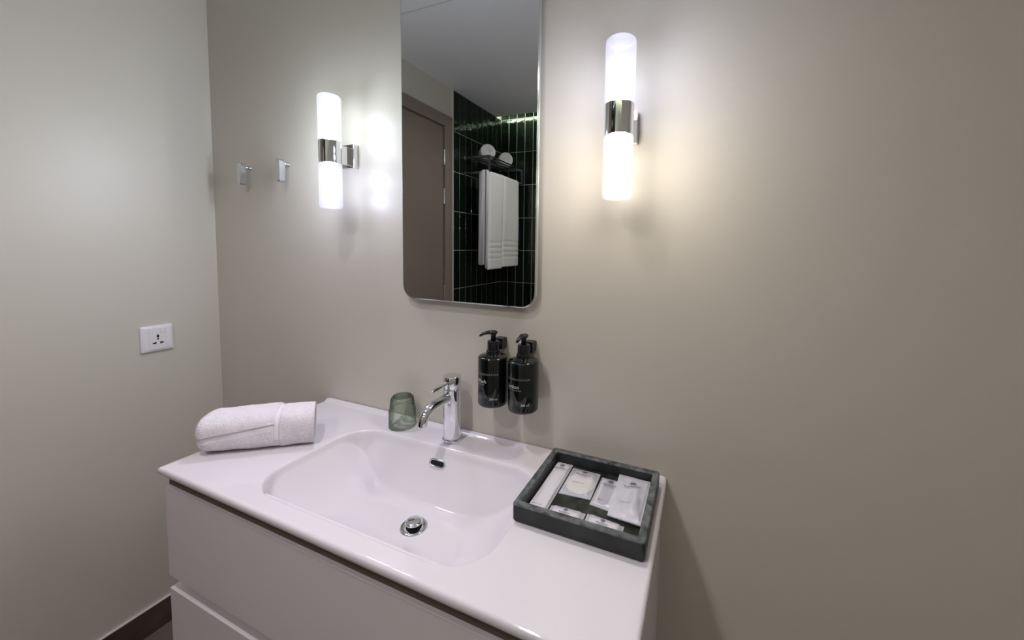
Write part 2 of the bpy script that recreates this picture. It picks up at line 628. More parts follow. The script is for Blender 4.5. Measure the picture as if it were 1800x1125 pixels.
# recessed ceiling light
for lx_, ly_, lab in ((LX, LY, 'small round recessed ceiling light in front of the basin'), (LX2, LY2, 'small round recessed ceiling light nearer the shower'),
                      (FILL_X, FILL_Y, 'small round ceiling light to the right, added as wall fill')):
    dl = thing('ceiling_light', lab, 'light', (lx_, ly_, CEIL - 0.01), 'recessed ceiling lights')
    obj('trim_ring', lathe([(0.032, 0.0), (0.034, -0.002), (0.046, -0.003), (0.049, -0.001), (0.049, 0.0)], (lx_, ly_, CEIL), 40), 'plastic', dl, smooth=True)
    obj('lens', lathe([(0.0, -0.0005), (0.032, -0.0005)], (lx_, ly_, CEIL), 40), 'lens', dl)

# ================================================================== VANITY
W, D = 1.010, 0.410
YD = -0.4018
vc = thing('vanity_cabinet', 'white wall hung vanity cabinet with two handleless drawers under the basin', 'cabinet', (0.505, -0.2, -0.56))
cab = join(box(0.008, 0.026, YD + 0.020, 0, -0.56, -0.0182), box(1.0012 - 0.018, 1.0012, YD + 0.020, 0, -0.56, -0.0182),
           box(0.026, 0.983, YD + 0.020, 0, -0.56, -0.545), box(0.026, 0.983, -0.010, 0, -0.545, -0.0182))
obj('carcass', cab, 'lacquer', vc)
obj('recess_shade_strip', box(0.0085, 1.0007, YD + 0.008, YD + 0.0195, -0.085, -0.0182), 'rail', vc)  # recess strip, its colour darkened for the shade under the basin
obj('recess_shade_strip', box(0.026, 0.983, YD + 0.030, YD + 0.040, -0.31, -0.20), 'dark', vc)  # dark sheet standing in for shade behind the drawer gap
dr1 = obj('drawer', box(0.0082, 1.0010, YD, YD + 0.019, -0.2482, -0.0441, 0.0012, 2), 'lacquer', vc)
obj('drawer', box(0.0082, 1.0010, YD, YD + 0.019, -0.548, -0.2764, 0.0012, 2), 'lacquer', vc)
obj('drawer_box', box(0.040, 0.970, YD + 0.041, -0.06, -0.50, -0.27), 'lacquer', vc)

# washbasin: one ceramic slab with a sunk bowl
BX0, BX1, BY0, BY1, BD = 0.231, 0.775, -0.376, -0.087, 0.102


def clip01(t):
    return np.clip(t, 0, 1)


def bowl(x, y):
    x = np.asarray(x, float)
    y = np.asarray(y, float)
    dl_, dr_, df_, db_ = x - BX0, BX1 - x, y - BY0, BY1 - y
    R = 0.085
    qx = np.abs(x - (BX0 + BX1) / 2) - ((BX1 - BX0) / 2 - R)
    qy = np.abs(y - (BY0 + BY1) / 2) - ((BY1 - BY0) / 2 - R)
    sd = -(np.hypot(np.maximum(qx, 0), np.maximum(qy, 0)) + np.minimum(np.maximum(qx, qy), 0) - R)
    e = lambda t: 1 - (1 - clip01(t)) ** 2
    k = 75.0
    p = lambda t, n: 1 - (1 - clip01(t)) ** n
    terms = [p(dl_ / 0.26, 3.4), p(dr_ / 0.24, 3.2), p(df_ / 0.16, 2.4), p(db_ / 0.072, 1.35), p(sd / 0.060, 1.8)]
    s = sum(np.exp(-k * t) for t in terms)
    a = -np.log(s) / k + math.log(1.6) / k
    a = np.maximum(a, 0)
    t = clip01(sd / 0.010)
    lip = t * t * (3 - 2 * t)
    z = -BD * a * lip
    t2 = clip01((y + 0.022) / 0.014)
    return z + 0.0060 * t2 * t2 * (3 - 2 * t2)


rr = 0.007
nx, ny = 400, 190
gx = np.linspace(rr, W - rr, nx)
gy = np.linspace(-D + rr, -0.0015, ny)
X, Y = np.meshgrid(gx, gy)
Zt = bowl(X, Y)
V = np.stack([X.ravel(), Y.ravel(), Zt.ravel()], 1)
idx = np.arange(nx * ny).reshape(ny, nx)
F = np.stack([idx[:-1, :-1].ravel(), idx[:-1, 1:].ravel(), idx[1:, 1:].ravel(), idx[1:, :-1].ravel()], 1).tolist()
border = list(idx[0, :]) + list(idx[1:, -1]) + list(idx[-1, -2::-1]) + list(idx[-2:0:-1, 0])
loopv = V[border]
loops = []
for ox, dz in [(rr * math.sin(a), rr * (1 - math.cos(a))) for a in (0.35, 0.75, 1.15, PI / 2)] + [(rr, 0.0115), (rr - 0.004, 0.0180), (-0.05, 0.0180)]:
    q = loopv.copy()
    for i, p in enumerate(loopv):
        q[i, 0] += ox if p[0] > W - rr - 1e-6 else (-ox if p[0] < rr + 1e-6 else 0)
        q[i, 1] += -ox if p[1] < -D + rr + 1e-6 else 0
        base = p[2] if dz < 0.010 else 0
        q[i, 2] = base - dz
    loops.append(q)
n0 = len(V)
V = np.vstack([V] + loops)
nb = len(border)
ring = border
for li in range(len(loops)):
    nr = [n0 + li * nb + k for k in range(nb)]
    for k in range(nb):
        F.append((ring[k], nr[k], nr[(k + 1) % nb], ring[(k + 1) % nb]))
    ring = nr
wb = thing('washbasin', 'white ceramic washbasin top with a wide sunk bowl on the vanity cabinet', 'basin', (0.505, -0.205, -0.0182))
obj('basin_top', (V, F), 'ceramic', wb, smooth=True)
# bowl seen from below (hidden in the cabinet) is closed by the drawer box; waste fitting:
dx, dy = 0.5295, -0.2215
dz = float(bowl(dx, dy))
wst = obj('drain', lathe([(0.0135, -0.006), (0.0145, 0.001), (0.019, 0.0022), (0.0255, 0.0035), (0.0275, 0.0028), (0.0285, 0.0008), (0.0285, -0.004)], (dx, dy, dz), 48), 'chrome', wb, smooth=True)
obj('drain_hole', lathe([(0.0, 0.0012), (0.0175, 0.0014)], (dx, dy, dz), 32), 'dark', wst)
obj('stopper', lathe([(0.010, 0.001), (0.010, 0.008), (0.0165, 0.009), (0.0178, 0.011), (0.0170, 0.0130), (0.012, 0.0142), (0.0, 0.0146)], (dx, dy, dz), 48), 'chrome', wst, smooth=True)
# overflow slot on the back slope of the bowl
ox_, oy_ = 0.4985, -0.1050
e_ = 0.004
gz = (float(bowl(ox_, oy_ + e_)) - float(bowl(ox_, oy_ - e_))) / (2 * e_)
tz = Vector((0, 1, gz)).normalized()
nz_ = Vector((0, -gz, 1)).normalized()
oc = Vector((ox_, oy_, float(bowl(ox_, oy_))))


def stadium(hw, hh, off, n=10):
    out = []
    for s in (1, -1):
        for k in range(n + 1):
            a = -PI / 2 + PI * k / n
            u, v = s * (hw - hh + hh * math.cos(a)), s * hh * math.sin(a)
            out.append(tuple(oc + Vector((u, 0, 0)) + tz * v + nz_ * off))
    return out


ovf = obj('overflow', loft([stadium(0.0225, 0.0085, -0.006), stadium(0.0235, 0.0095, 0.0012), stadium(0.0222, 0.0082, 0.0030), stadium(0.0195, 0.0058, 0.0028), stadium(0.0190, 0.0054, 0.0008)], False, False), 'chrome', wb, smooth=True)
obj('overflow_hole', loft([stadium(0.0192, 0.0056, -0.004), stadium(0.0192, 0.0056, 0.0009)]), 'dark', ovf)

# faucet
TX, TY = 0.4995, -0.0490
fa = thing('faucet', 'chrome single lever basin mixer tap beside the green glass', 'tap', (TX, TY, 0))
R = 0.0218
obj('base_ring', lathe([(0.0240, 0.0), (0.0245, 0.001), (0.0245, 0.0055), (0.0238, 0.0065), (0.0215, 0.0065)], (TX, TY, 0), 56), 'chrome', fa, smooth=True)
obj('body', lathe([(R, 0.0066), (R, 0.1310), (R - 0.0006, 0.1316), (R - 0.003, 0.1316)], (TX, TY, 0), 64), 'chrome', fa, angle=0.7)
cp = obj('cap', lathe([(R - 0.003, 0.1327), (R - 0.0005, 0.1327), (R, 0.1333), (R, 0.1620), (R - 0.0008, 0.1630), (0.0, 0.1632)], (TX, TY, 0), 64), 'chrome', fa, angle=0.7)
obj('lever', tube([(TX, TY - 0.012, 0.1500), (TX - 0.001, TY - 0.040, 0.1488), (TX - 0.002, TY - 0.074, 0.1466), (TX - 0.002, TY - 0.0755, 0.1465)], [0.0042, 0.0040, 0.0040, 0.0034], 16), 'chrome', fa, angle=0.8)
sp = bez((TX, TY - 0.010, 0.1120), (TX - 0.003, TY - 0.058, 0.1150), (TX - 0.005, TY - 0.098, 0.1170), (TX - 0.007, TY - 0.102, 0.0780), 22)
so = obj('spout', tube(sp, 0.0114, 28), 'chrome', fa, angle=0.8)
e0, e1 = Vector(sp[-1]), Vector(sp[-2])
dd = (e0 - e1).normalized()
obj('aerator', tube([e0 - dd * 0.002, e0 + dd * 0.0015], 0.0095, 24), 'satin', so)

# glass: upturned ribbed stacking tumbler
GX, GY = 0.3345, -0.0435
gprof = [(0.0345, 0.0), (0.0348, 0.0010), (0.0346, 0.022), (0.0343, 0.0445), (0.0340, 0.0462), (0.0318, 0.0474), (0.0310, 0.060), (0.0296, 0.0735), (0.0288, 0.0765), (0.0240, 0.0822), (0.0225, 0.0832), (0.0, 0.0834)]


def rib(t, i):
    z_ = gprof[i][1]
    return 1 + (0.016 * (abs(math.cos(t * 18)) - 0.5) if 0.0005 < z_ < 0.0765 and not 0.044 < z_ < 0.048 else 0)


gv, gf = lathe(gprof, (GX, GY, 0.0004), 288, mod=rib)
gf = [f for f in gf if len(f) == 4]
gl_ = thing('drinking_glass', 'green ribbed drinking glass turned upside down beside the tap', 'glass', (GX, GY, 0.0004))
obj('glass_wall', (gv, gf), 'glass', gl_, smooth=True)
bv, bf = lathe([(0.0236, 0.0805), (0.0215, 0.0775), (0.0, 0.0770)], (GX, GY, 0.0004), 64)
obj('glass_base', (bv, [f for f in bf if len(f) == 4]), 'glass', gl_, smooth=True)

# ================================================================== MIRROR
mi = thing('wall_mirror', 'tall frameless mirror with rounded corners between the two wall lamps', 'mirror', (0.5133, 0, 0.3437))
MX0, MX1, MZ0, MZ1, MR = 0.3200, 0.7065, 0.3437, 1.195, 0.036


def mloop(ins, y):
    return [(a, y, b) for a, b in rrect(MX0 + ins, MX1 - ins, MZ0 + ins, MZ1 - ins, MR - ins * 0.7, 12)]


obj('mirror_glass', loft([mloop(0.0, -0.0195), mloop(0.0, -0.020)], False, True), 'mirror', mi)
obj('edge_band', loft([mloop(-0.0042, -0.0130), mloop(-0.0046, -0.0150), mloop(-0.0030, -0.0185), mloop(0.0, -0.0198)], False, False), 'bevel', mi)
obj('back_panel', loft([mloop(0.012, 0.0), mloop(0.012, -0.0130), mloop(-0.0042, -0.0130)], True, False), 'backing', mi)

# ================================================================== WALL LAMPS


def sconce(x, key, label, cols, px=0.0):
    t = thing('wall_lamp', label, 'lamp', (x, 0, 0.578), 'tube wall lamps beside the mirror')
    r = 0.0285
    zl0, zl1, zu0, zu1 = 0.579, 0.6985, 0.7590, 0.8785
    up_ = [(0.001, zu1), (r - 0.010, zu1), (r - 0.004, zu1 - 0.0015), (r - 0.001, zu1 - 0.0045), (r, zu1 - 0.009), (r, zu0 + 0.003), (r - 0.002, zu0)]
    dn_ = [(0.001, zl0), (r - 0.010, zl0), (r - 0.004, zl0 + 0.0015), (r - 0.001, zl0 + 0.0045), (r, zl0 + 0.009), (r, zl1 - 0.004), (r - 0.001, zl1 - 0.001), (r - 0.004, zl1)]
    for side, pr, zz, hot in (('u', up_, zu0 + 0.055, 0.42), ('d', dn_, zl1 - 0.055, 0.55)):
        c, tip = cols[side]
        g = lathe(pr, (x, SY, 0), 48)
        g = (g[0], [f for f in g[1] if len(f) == 4])
        obj('lamp_shade', g, mat_shade('opal_glass', c, tip, hot, 0.98), t, smooth=True)
        e, colr = BULB[(key, side)]
        for dzz in (-0.032, 0.032):
            lamp('bulb', 'POINT', (x, SY, zz + dzz), BULB_W * e / 2, colr, 0.020)
    obj('chrome_band', lathe([(r - 0.006, zl1 - 0.0005), (r - 0.0008, zl1 + 0.0005), (r - 0.0006, zl1 + 0.002), (r - 0.0006, zu0 - 0.002), (r - 0.002, zu0 - 0.0005), (r - 0.004, zu0)], (x, SY, 0), 64), 'chrome', t, angle=0.7)
    obj('arm', box(x + px - 0.012, x + px + 0.012, SY + r - 0.006, -0.016, 0.704, 0.754, 0.001, 1), 'chrome', t)
    obj('wall_plate', box(x + px - 0.025, x + px + 0.025, -0.0165, 0, 0.698, 0.764, 0.0012, 2), 'chrome', t)


white = (1.0, 1.0, 1.0)
sconce(0.1230, 'l', 'lit white tube wall lamp between the wall hooks and the mirror', {'u': ((1, 1, 1), (0.95, 1.0, 1.0)), 'd': ((1, 1, 1), (0.80, 0.80, 0.98))}, -0.007)
sconce(0.9024, 'r', 'lit white tube wall lamp right of the mirror, cool above and warm below', {'u': ((1, 1, 1), (0.82, 0.82, 0.97)), 'd': ((1, 1, 1), (0.98, 0.93, 0.93))})

# ================================================================== HOOKS AND SOCKET
for x, lab in ((-0.3505, 'small chrome wedge wall hook nearest the room corner'), (-0.158, 'small chrome wedge wall hook nearest the left lamp')):
    t = thing('wall_hook', lab, 'hook', (x, 0, 0.67), 'small wall hooks')
    zt, zb_ = 0.742, 0.671
    hk = lambda i, y: [(a, y, b) for a, b in rrect(x - 0.0085 + i, x + 0.0085 - i, zb_ + i, zt - i, 0.0080 - i, 7)]
    obj('hook_plate', loft([hk(0.001, -0.0170), hk(0, -0.0180), hk(0, -0.0345), hk(0.0014, -0.0365)]), 'satin', t, angle=0.6)
    obj('post', lathe([(0.0052, -0.0180), (0.0050, -0.010), (0.0056, -0.004), (0.0068, -0.0008), (0.0070, 0.0)], (x, 0, zt - 0.012), 24, axis='y'), 'satin', t, smooth=True)

sk = thing('power_socket', 'white switched wall socket on the left wall above the towel', 'socket', (XL, -0.1775, 0.127))
y0, y1, z0, z1 = -0.2165, -0.1362, 0.1275, 0.2110


def yl(ins, x, rad=0.003):
    return [(XL + x, a, b) for a, b in rrect(y0 + ins, y1 - ins, z0 + ins, z1 - ins, rad, 4)]


obj('cover_plate', loft([yl(0, 0), yl(0, 0.005), yl(0.0006, 0.0065), yl(0.006, 0.0092), yl(0.007, 0.0094)]), 'plastic', sk, angle=0.5)
ym, zm = (y0 + y1) / 2, (z0 + z1) / 2
sm = obj('socket_insert', box(XL + 0.009, XL + 0.0106, ym - 0.0215, ym + 0.0215, z0 + 0.008, z1 - 0.008, 0.0006, 2), 'plastic', sk)
obj('switch', box(XL + 0.0104, XL + 0.0128, ym + 0.006, ym + 0.018, zm + 0.019, zm + 0.032, 0.0008, 2), 'plastic', sk)
xs = XL + 0.0107


def hole(pts):
    a = [(xs - 0.0003, ym + p[0], zm + p[1]) for p in pts]
    b = [(xs + 0.0001, ym + p[0], zm + p[1]) for p in pts]
    return obj('pin_hole', loft([a, b]), 'dark', sm)


hole([(0, 0.0145), (0.0035, 0.008), (0.0022, 0.003), (-0.0022, 0.003), (-0.0035, 0.008)])
hole([(0.0022 * math.cos(t), -0.0015 + 0.0026 * math.sin(t)) for t in [2 * PI * k / 12 for k in range(12)]])
hole([(-0.0145, -0.0155), (-0.0050, -0.0180), (-0.0045, -0.0105), (-0.0140, -0.0130)])
hole([(0.0145, -0.0155), (0.0050, -0.0180), (0.0045, -0.0105), (0.0140, -0.0130)])

# ================================================================== SOAP DISPENSERS
BY, BR, BZ0, BZ1 = -0.0465, 0.0352, 0.1125, 0.2282


def wrap(g, bx, ang0, zb):
    """lay flat lettering on the round bottle; ang0 measured from the -y direction, + towards +x"""
    v, f = g
    th = ang0 + v[:, 0] / BR
    rr_ = BR + 0.00025
    return np.stack([bx + rr_ * np.sin(th), BY - rr_ * np.cos(th), zb + v[:, 1]], 1), f


def dispenser(bx, word, sub, noz, label, blabel):
    t = thing('soap_dispenser', label, 'dispenser', (bx, BY, BZ0), 'dark pump bottles on the wall')
    b = obj('bottle', lathe([(0.0, BZ0 + 0.0015), (BR - 0.012, BZ0 + 0.0005), (BR - 0.006, BZ0), (BR - 0.002, BZ0 + 0.0015), (BR - 0.0004, BZ0 + 0.0045), (BR, BZ0 + 0.008), (BR, BZ1 - 0.004),
                             (BR - 0.0010, BZ1 - 0.0010), (BR - 0.0035, BZ1 + 0.0005), (0.022, BZ1 + 0.0035), (0.0155, BZ1 + 0.0055), (0.0135, BZ1 + 0.0085), (0.0, BZ1 + 0.0085)], (bx, BY, 0), 72), 'bottle', t, smooth=True)
    a0 = math.radians(-42)
    bt = text2d('SCANDINAVIAN', 0.0068, spacing=1.5)
    bt = (bt[0] * np.array([0.056 / bt[0][:, 0].max(), 1.0]), bt[1])
    obj('brand_print', wrap(bt, bx, a0, 0.1900), 'ink2', b)
    obj('word_print', wrap(text2d(word, 0.0122), bx, a0, 0.1715), 'ink', b)
    obj('small_print', wrap(text2d(sub, 0.0046), bx, a0, 0.1665), 'ink2', b)
    obj('small_print', join(wrap(text2d('For daily use on hands', 0.0033), bx, a0, 0.1405), wrap(text2d('and body. Rinse well.', 0.0033), bx, a0, 0.1365), wrap(text2d('Apply gently', 0.0033), bx, a0, 0.1325)), 'ink2', b)
    obj('volume_print', wrap(text2d('300 ml', 0.0070), bx, math.radians(16), 0.1330), 'ink', b)
    zc = BZ1 + 0.0055
    obj('collar', lathe([(0.0150, zc), (0.0165, zc + 0.001), (0.0165, zc + 0.0075), (0.0140, zc + 0.0085), (0.0137, zc + 0.0280), (0.0128, zc + 0.0296), (0.0070, zc + 0.0300)], (bx, BY, 0), 40), 'black', t, smooth=False, angle=0.6)
    ph = obj('pump_head', lathe([(0.0060, zc + 0.0300), (0.0060, zc + 0.0440), (0.0098, zc + 0.0470), (0.0105, zc + 0.0500), (0.0085, zc + 0.0528), (0.0, zc + 0.0540)], (bx, BY, 0), 36), 'black', t, smooth=True)
    nx_, ny_ = noz
    z = zc + 0.0490
    obj('nozzle', tube([(bx, BY, z), (bx + nx_ * 0.012, BY + ny_ * 0.012, z + 0.0006), (bx + nx_ * 0.024, BY + ny_ * 0.024, z - 0.002), (bx + nx_ * 0.032, BY + ny_ * 0.032, z - 0.0075)],
                       [0.0062, 0.0056, 0.0044, 0.0032], 16, 0.8), 'black', ph, smooth=True)
    k = thing('wall_bracket', blabel, 'bracket', (bx, 0, 0.226), 'black bottle brackets')
    obj('wall_block', box(bx - 0.0115, bx + 0.0115, -0.0245, 0, 0.2385, 0.2635, 0.0015, 2), 'black', k)
    obj('neck_clamp', join(box(bx - 0.0090, bx + 0.0090, -0.0295, -0.0235, 0.2450, 0.2580, 0.001, 1)), 'black', k)


dispenser(0.6140, 'Wash', 'hand & body', (-0.80, -0.60), 'dark green pump bottle of wash on the wall, nearer the tap', 'black wall bracket behind the pump bottle nearer the tap')
dispenser(0.6935, 'Lotion', 'hand & body lotion', (-0.05, -1.0), 'dark green pump bottle of lotion on the wall, nearer the slate tray', 'black wall bracket behind the pump bottle nearer the slate tray')

# ================================================================== TRAY AND PACKETS
TX0, TX1, TY0, TY1, TZ = 0.768, 0.998, -0.2425, -0.0345, 0.0330
tr = thing('amenity_tray', 'square dark slate tray on the right end of the basin top', 'tray', ((TX0 + TX1) / 2, (TY0 + TY1) / 2, 0))


def tl(i, z, r=0.006):
    return [(a, b, z) for a, b in rrect(TX0 + i, TX1 - i, TY0 + i, TY1 - i, max(r - i * 0.3, 0.0015), 4)]


obj('tray_body', loft([tl(0.002, 0.0004), tl(0.0006, 0.002), tl(0, 0.004), tl(0, TZ - 0.0030), tl(0.0130, TZ - 0.0030), tl(0.0130, 0.0085)], True, False), 'slate', tr, angle=0.5)
obj('rim', loft([tl(0, TZ - 0.0030), tl(0, TZ - 0.0015), tl(0.0012, TZ), tl(0.0115, TZ), tl(0.0125, TZ - 0.0012), tl(0.0130, TZ - 0.0030)], False, False), 'slate_rim', tr, angle=0.5)['label'] = 'worn paler top edge'
obj('tray_floor', loft([tl(0.0128, 0.0030), tl(0.0128, 0.0080)], True, True), 'slate_in', tr)
FZ = 0.0084


class Packet:
    def __init__(self, q, z, h, bulge=None, seal=0.08, wr=0.0, tilt=(0, 0)):
        """q: back-left, back-right, front-right, front-left corners (x, y)"""
        self.q = [np.array(p, float) for p in q]
        self.z, self.h, self.seal, self.wr, self.tilt = z, h, seal, wr, tilt
        self.bulge = bulge or (lambda u, v: 1.0)
        self.ph = rng.uniform(0, 6, 4)

    def xy(self, u, v):
        a, b, c, d = self.q
        return ((1 - u) * (1 - v))[:, None] * a + (u * (1 - v))[:, None] * b + (u * v)[:, None] * c + ((1 - u) * v)[:, None] * d

    def top(self, u, v):
        s = self.seal
        f = lambda t: np.clip(t / s, 0, 1) ** 2 * (3 - 2 * np.clip(t / s, 0, 1))
        e = f(u) * f(1 - u) * f(v) * f(1 - v)
        p = self.ph
        wv = self.wr * (np.sin(9 * u + 5 * v + p[0]) * np.sin(4 * u - 11 * v + p[1]) + 0.5 * np.sin(21 * u + 3 * v + p[2]) * np.sin(17 * v + p[3]))
        return self.z + self.tilt[0] * u + self.tilt[1] * v + 0.0008 + self.h * e * self.bulge(u, v) + wv * (0.35 + 0.65 * e) + self.wr * 1.2

    def geo(self, n=40):
        g = np.linspace(0, 1, n)
        U, Vv = np.meshgrid(g, g)
        u, v = U.ravel(), Vv.ravel()
        xy = self.xy(u, v)
        tp = np.column_stack([xy, self.top(u, v)])
        bt = np.column_stack([xy, self.z + self.tilt[0] * u + self.tilt[1] * v])
        ix_ = np.arange(n * n).reshape(n, n)
        F_ = [(ix_[i, j], ix_[i, j + 1], ix_[i + 1, j + 1], ix_[i + 1, j]) for i in range(n - 1) for j in range(n - 1)]
        N = n * n
        F2 = [tuple(N + k for k in f[::-1]) for f in F_]
        bd = list(ix_[0, :]) + list(ix_[1:, -1]) + list(ix_[-1, -2::-1]) + list(ix_[-2:0:-1, 0])
        F3 = [(bd[k], bd[(k + 1) % len(bd)], N + bd[(k + 1) % len(bd)], N + bd[k]) for k in range(len(bd))]
        return np.vstack([tp, bt]), F_ + F2 + F3

    def lay(self, g, cu, cv, lift=0.0003):
        """lay flat lettering (metres) centred at (cu, cv) on the packet"""
        a, b, c, d = self.q
        wu = np.linalg.norm((b + c) / 2 - (a + d) / 2)
        wv_ = np.linalg.norm((c + d) / 2 - (a + b) / 2)
        v2, f = g
        u, v = cu + v2[:, 0] / wu, cv - v2[:, 1] / wv_
        uu, vv = np.clip(u, 0.0, 1), np.clip(v, 0, 1)
        return np.column_stack([self.xy(uu, vv), self.top(uu, vv) + lift]), f


def brand(p, parent, cu, cv, s, word=None, wcu=0.45, wcv=0.8):
    obj('emblem', p.lay(ribbons2d(0.0080 * s, 0.00030 * s), cu, cv), 'navy', parent)
    obj('brand_print', p.lay(text2d('NORDIC', 0.0080 * s, 'CENTER', 1.3, 0.03), cu, cv + 0.0165 * s / p_len(p)), 'navy', parent)
    obj('brand_print', p.lay(text2d('HOTELS', 0.0052 * s, 'CENTER', 1.4, 0.015), cu, cv + 0.0225 * s / p_len(p)), 'navy', parent)
    if word:
        obj('name_print', p.lay(text2d(word, 0.0042 * s, 'CENTER', 1.05, 0.01), wcu, wcv), 'navy', parent)


def p_len(p):
    a, b, c, d = p.q
    return np.linalg.norm((c + d) / 2 - (a + b) / 2)


# long sleeve (dental kit)
pA = Packet([(0.7835, -0.0500), (0.8180, -0.0490), (0.8195, -0.2255), (0.7825, -0.2275)], FZ + 0.0002, 0.0085, lambda u, v: 0.55 + 0.45 * np.sin(PI * np.clip(u, 0, 1)) * (0.8 + 0.2 * np.cos(3 * v)), 0.10, 0.0005)
a = obj('sleeve', pA.geo(), 'film')
a.name = 'dental_packet'
tag(a, 'long narrow white paper sleeve along the left side of the slate tray', 'packet', 'guest packets in the tray')
brand(pA, a, 0.52, 0.13, 0.72, 'DENTAL KIT', 0.45, 0.88)

# pleated shower cap in a clear packet
pB = Packet([(0.8215, -0.0580), (0.8815, -0.0575), (0.8835, -0.1440), (0.8215, -0.1500)], FZ + 0.0002, 0.0060, None, 0.2, 0.0004)
b = tag(obj('cap_packet', pB.geo(), 'film_clear'), 'squarish clear packet with a round pleated cream cap inside, in the tray', 'packet', 'guest packets in the tray')
cv_, cf_ = [], []
cx, cy = 0.8520, -0.1040
ns, nr_ = 120, 12
for i in range(nr_):
    rad = 0.0285 * (i + 1) / nr_
    for k in range(ns):
        t = 2 * PI * k / ns
        amp = 0.0005 * max(0, (i - 4) / 7)
        cv_.append((cx + rad * math.cos(t) * 1.0, cy + rad * math.sin(t) * 1.22, FZ + 0.0032 + amp * math.cos(30 * t) - 0.002 * (i / nr_) ** 4))
for i in range(nr_ - 1):
    for k in range(ns):
        cf_.append((i * ns + k, i * ns + (k + 1) % ns, (i + 1) * ns + (k + 1) % ns, (i + 1) * ns + k))
cf_.append(tuple(range(ns)))
obj('shower_cap', (np.array(cv_), cf_), 'cap', b, smooth=True)
brand(pB, b, 0.50, 0.15, 0.82, 'SHOWER CAP', 0.45, 0.62)

# small packet with a grey card (half under the larger pouch)
pC = Packet([(0.8870, -0.0660), (0.9330, -0.0660), (0.9330, -0.1620), (0.8855, -0.1570)], FZ + 0.0002, 0.0038, None, 0.12, 0.0004)
c_ = tag(obj('nail_packet', pC.geo(), 'film_clear'), 'small clear packet with a grey card inside, partly under the puffy pouch', 'packet', 'guest packets in the tray')
gl = [(x, y) for x, y in rrect(0.8960, 0.9165, -0.1480, -0.0720, 0.008, 6)]
obj('grey_card', loft([[(x, y, FZ + 0.0012) for x, y in gl], [(x, y, FZ + 0.0038) for x, y in gl]]), 'grey', c_)
obj('inner_card', loft([[(x, y, FZ + 0.0006) for x, y in rrect(0.8905, 0.9310, -0.1525, -0.0690, 0.003, 3)], [(x, y, FZ + 0.0012) for x, y in rrect(0.8905, 0.9310, -0.1525, -0.0690, 0.003, 3)]]), 'paper', c_)
brand(pC, c_, 0.47, 0.16, 0.78, 'NAIL KIT', 0.36, 0.82)

# puffy milky pouch
pD = Packet([(0.9195, -0.0490), (0.9835, -0.0505), (0.9820, -0.1825), (0.9240, -0.1790)], FZ + 0.0052, 0.0085,
            lambda u, v: 0.25 + 0.9 * np.exp(-((u - 0.68) / 0.17) ** 2) * np.clip((v - 0.18) / 0.2, 0, 1) * np.clip((0.98 - v) / 0.15, 0, 1) + 0.35 * np.exp(-((u - 0.35) / 0.25) ** 2 - ((v - 0.8) / 0.12) ** 2), 0.10, 0.0011)
d_ = tag(obj('vanity_pouch', pD.geo(56), 'film_thick'), 'large puffy milky pouch along the right side of the tray', 'packet', 'guest packets in the tray')
obj('grey_wad', lathe([(0.0, 0.0105), (0.010, 0.0100), (0.014, 0.0085), (0.014, 0.0060)], (0.9450, -0.1580, 0.0), 24), 'grey', d_, smooth=True)
brand(pD, d_, 0.50, 0.20, 0.84, 'VANITY KIT', 0.42, 0.70)

# two soap packets at the front
for nm, q, lab in (('soap_packet', [(0.8225, -0.1880), (0.8865, -0.1850), (0.8865, -0.2270), (0.8225, -0.2270)], 'small white soap packet at the front of the tray, beside the long sleeve'),
                   ('soap_packet', [(0.8895, -0.1830), (0.9560, -0.1890), (0.9560, -0.2272), (0.8895, -0.2272)], 'small white soap packet at the front of the tray, before the puffy pouch')):
    pE = Packet(q, FZ + 0.0002, 0.0056, None, 0.14, 0.0003)
    e = tag(obj(nm, pE.geo(), 'film_clear'), lab, 'packet', 'soap packets in the tray')
    x0, x1 = q[0][0] + 0.006, q[1][0] - 0.008
    yb = max(q[0][1], q[1][1]) - 0.0085
    pI = Packet([(x0, yb), (x1, yb - 0.002), (x1, -0.2255), (x0, -0.2255)], FZ + 0.0006, 0.0044, None, 0.06, 0)
    obj('soap_wrapper', pI.geo(24), 'paper', e)
    brand(pE, e, 0.47, 0.25, 0.54)

# ================================================================== TOWEL ON THE BASIN TOP
ax = np.array([0.797, 0.604, 0.0])
nn = np.array([-0.604, 0.797, 0.0])
p0 = np.array([0.0300, -0.3600, 0.0]) + nn * 0.050
Lt = 0.229
na, ns = 170, 220


def towel_pt(s, ph):
    """s along the roll 0..1, ph round it (0 = front, pi/2 = top)"""
    a_, b_ = 0.0500, 0.0415
    ex = 2.7
    c, sn = math.cos(ph), math.sin(ph)
    r = (abs(c) ** ex + abs(sn) ** ex) ** (-1 / ex)
    k = 1.0
    if s < 0.10:
        k = 0.62 + 0.38 * math.sqrt(max(0, 1 - (1 - s / 0.10) ** 2))
    k *= 1 + 0.025 * math.sin(7 * s + 1) * math.sin(2 * ph + 0.5) + 0.01 * math.sin(23 * s + 3 * ph)
    q, z = -r * c * a_, r * sn * b_
    top = 1 + 0.06 * s
    off = 0.0
    flap = 0.05 + 0.42 * min(1, s / 0.66)          # angle of the loose edge along the front
    if -0.6 < ph < 2.4 and s < 0.665:
        if ph > flap:
            off += 0.0042
        elif ph < flap - 0.26 - 0.0 * s:
            off += 0.0022
    if s > 0.715:
        off += 0.0018
    if 0.665 < s <= 0.715 and ph > -0.4:
        off += 0.0004
    q *= k
    z *= k * (top if z > 0 else 1)
    nrm = math.hypot(q, z) + 1e-9
    q += off * q / nrm
    z += off * z / nrm
    return q, z + 0.0400


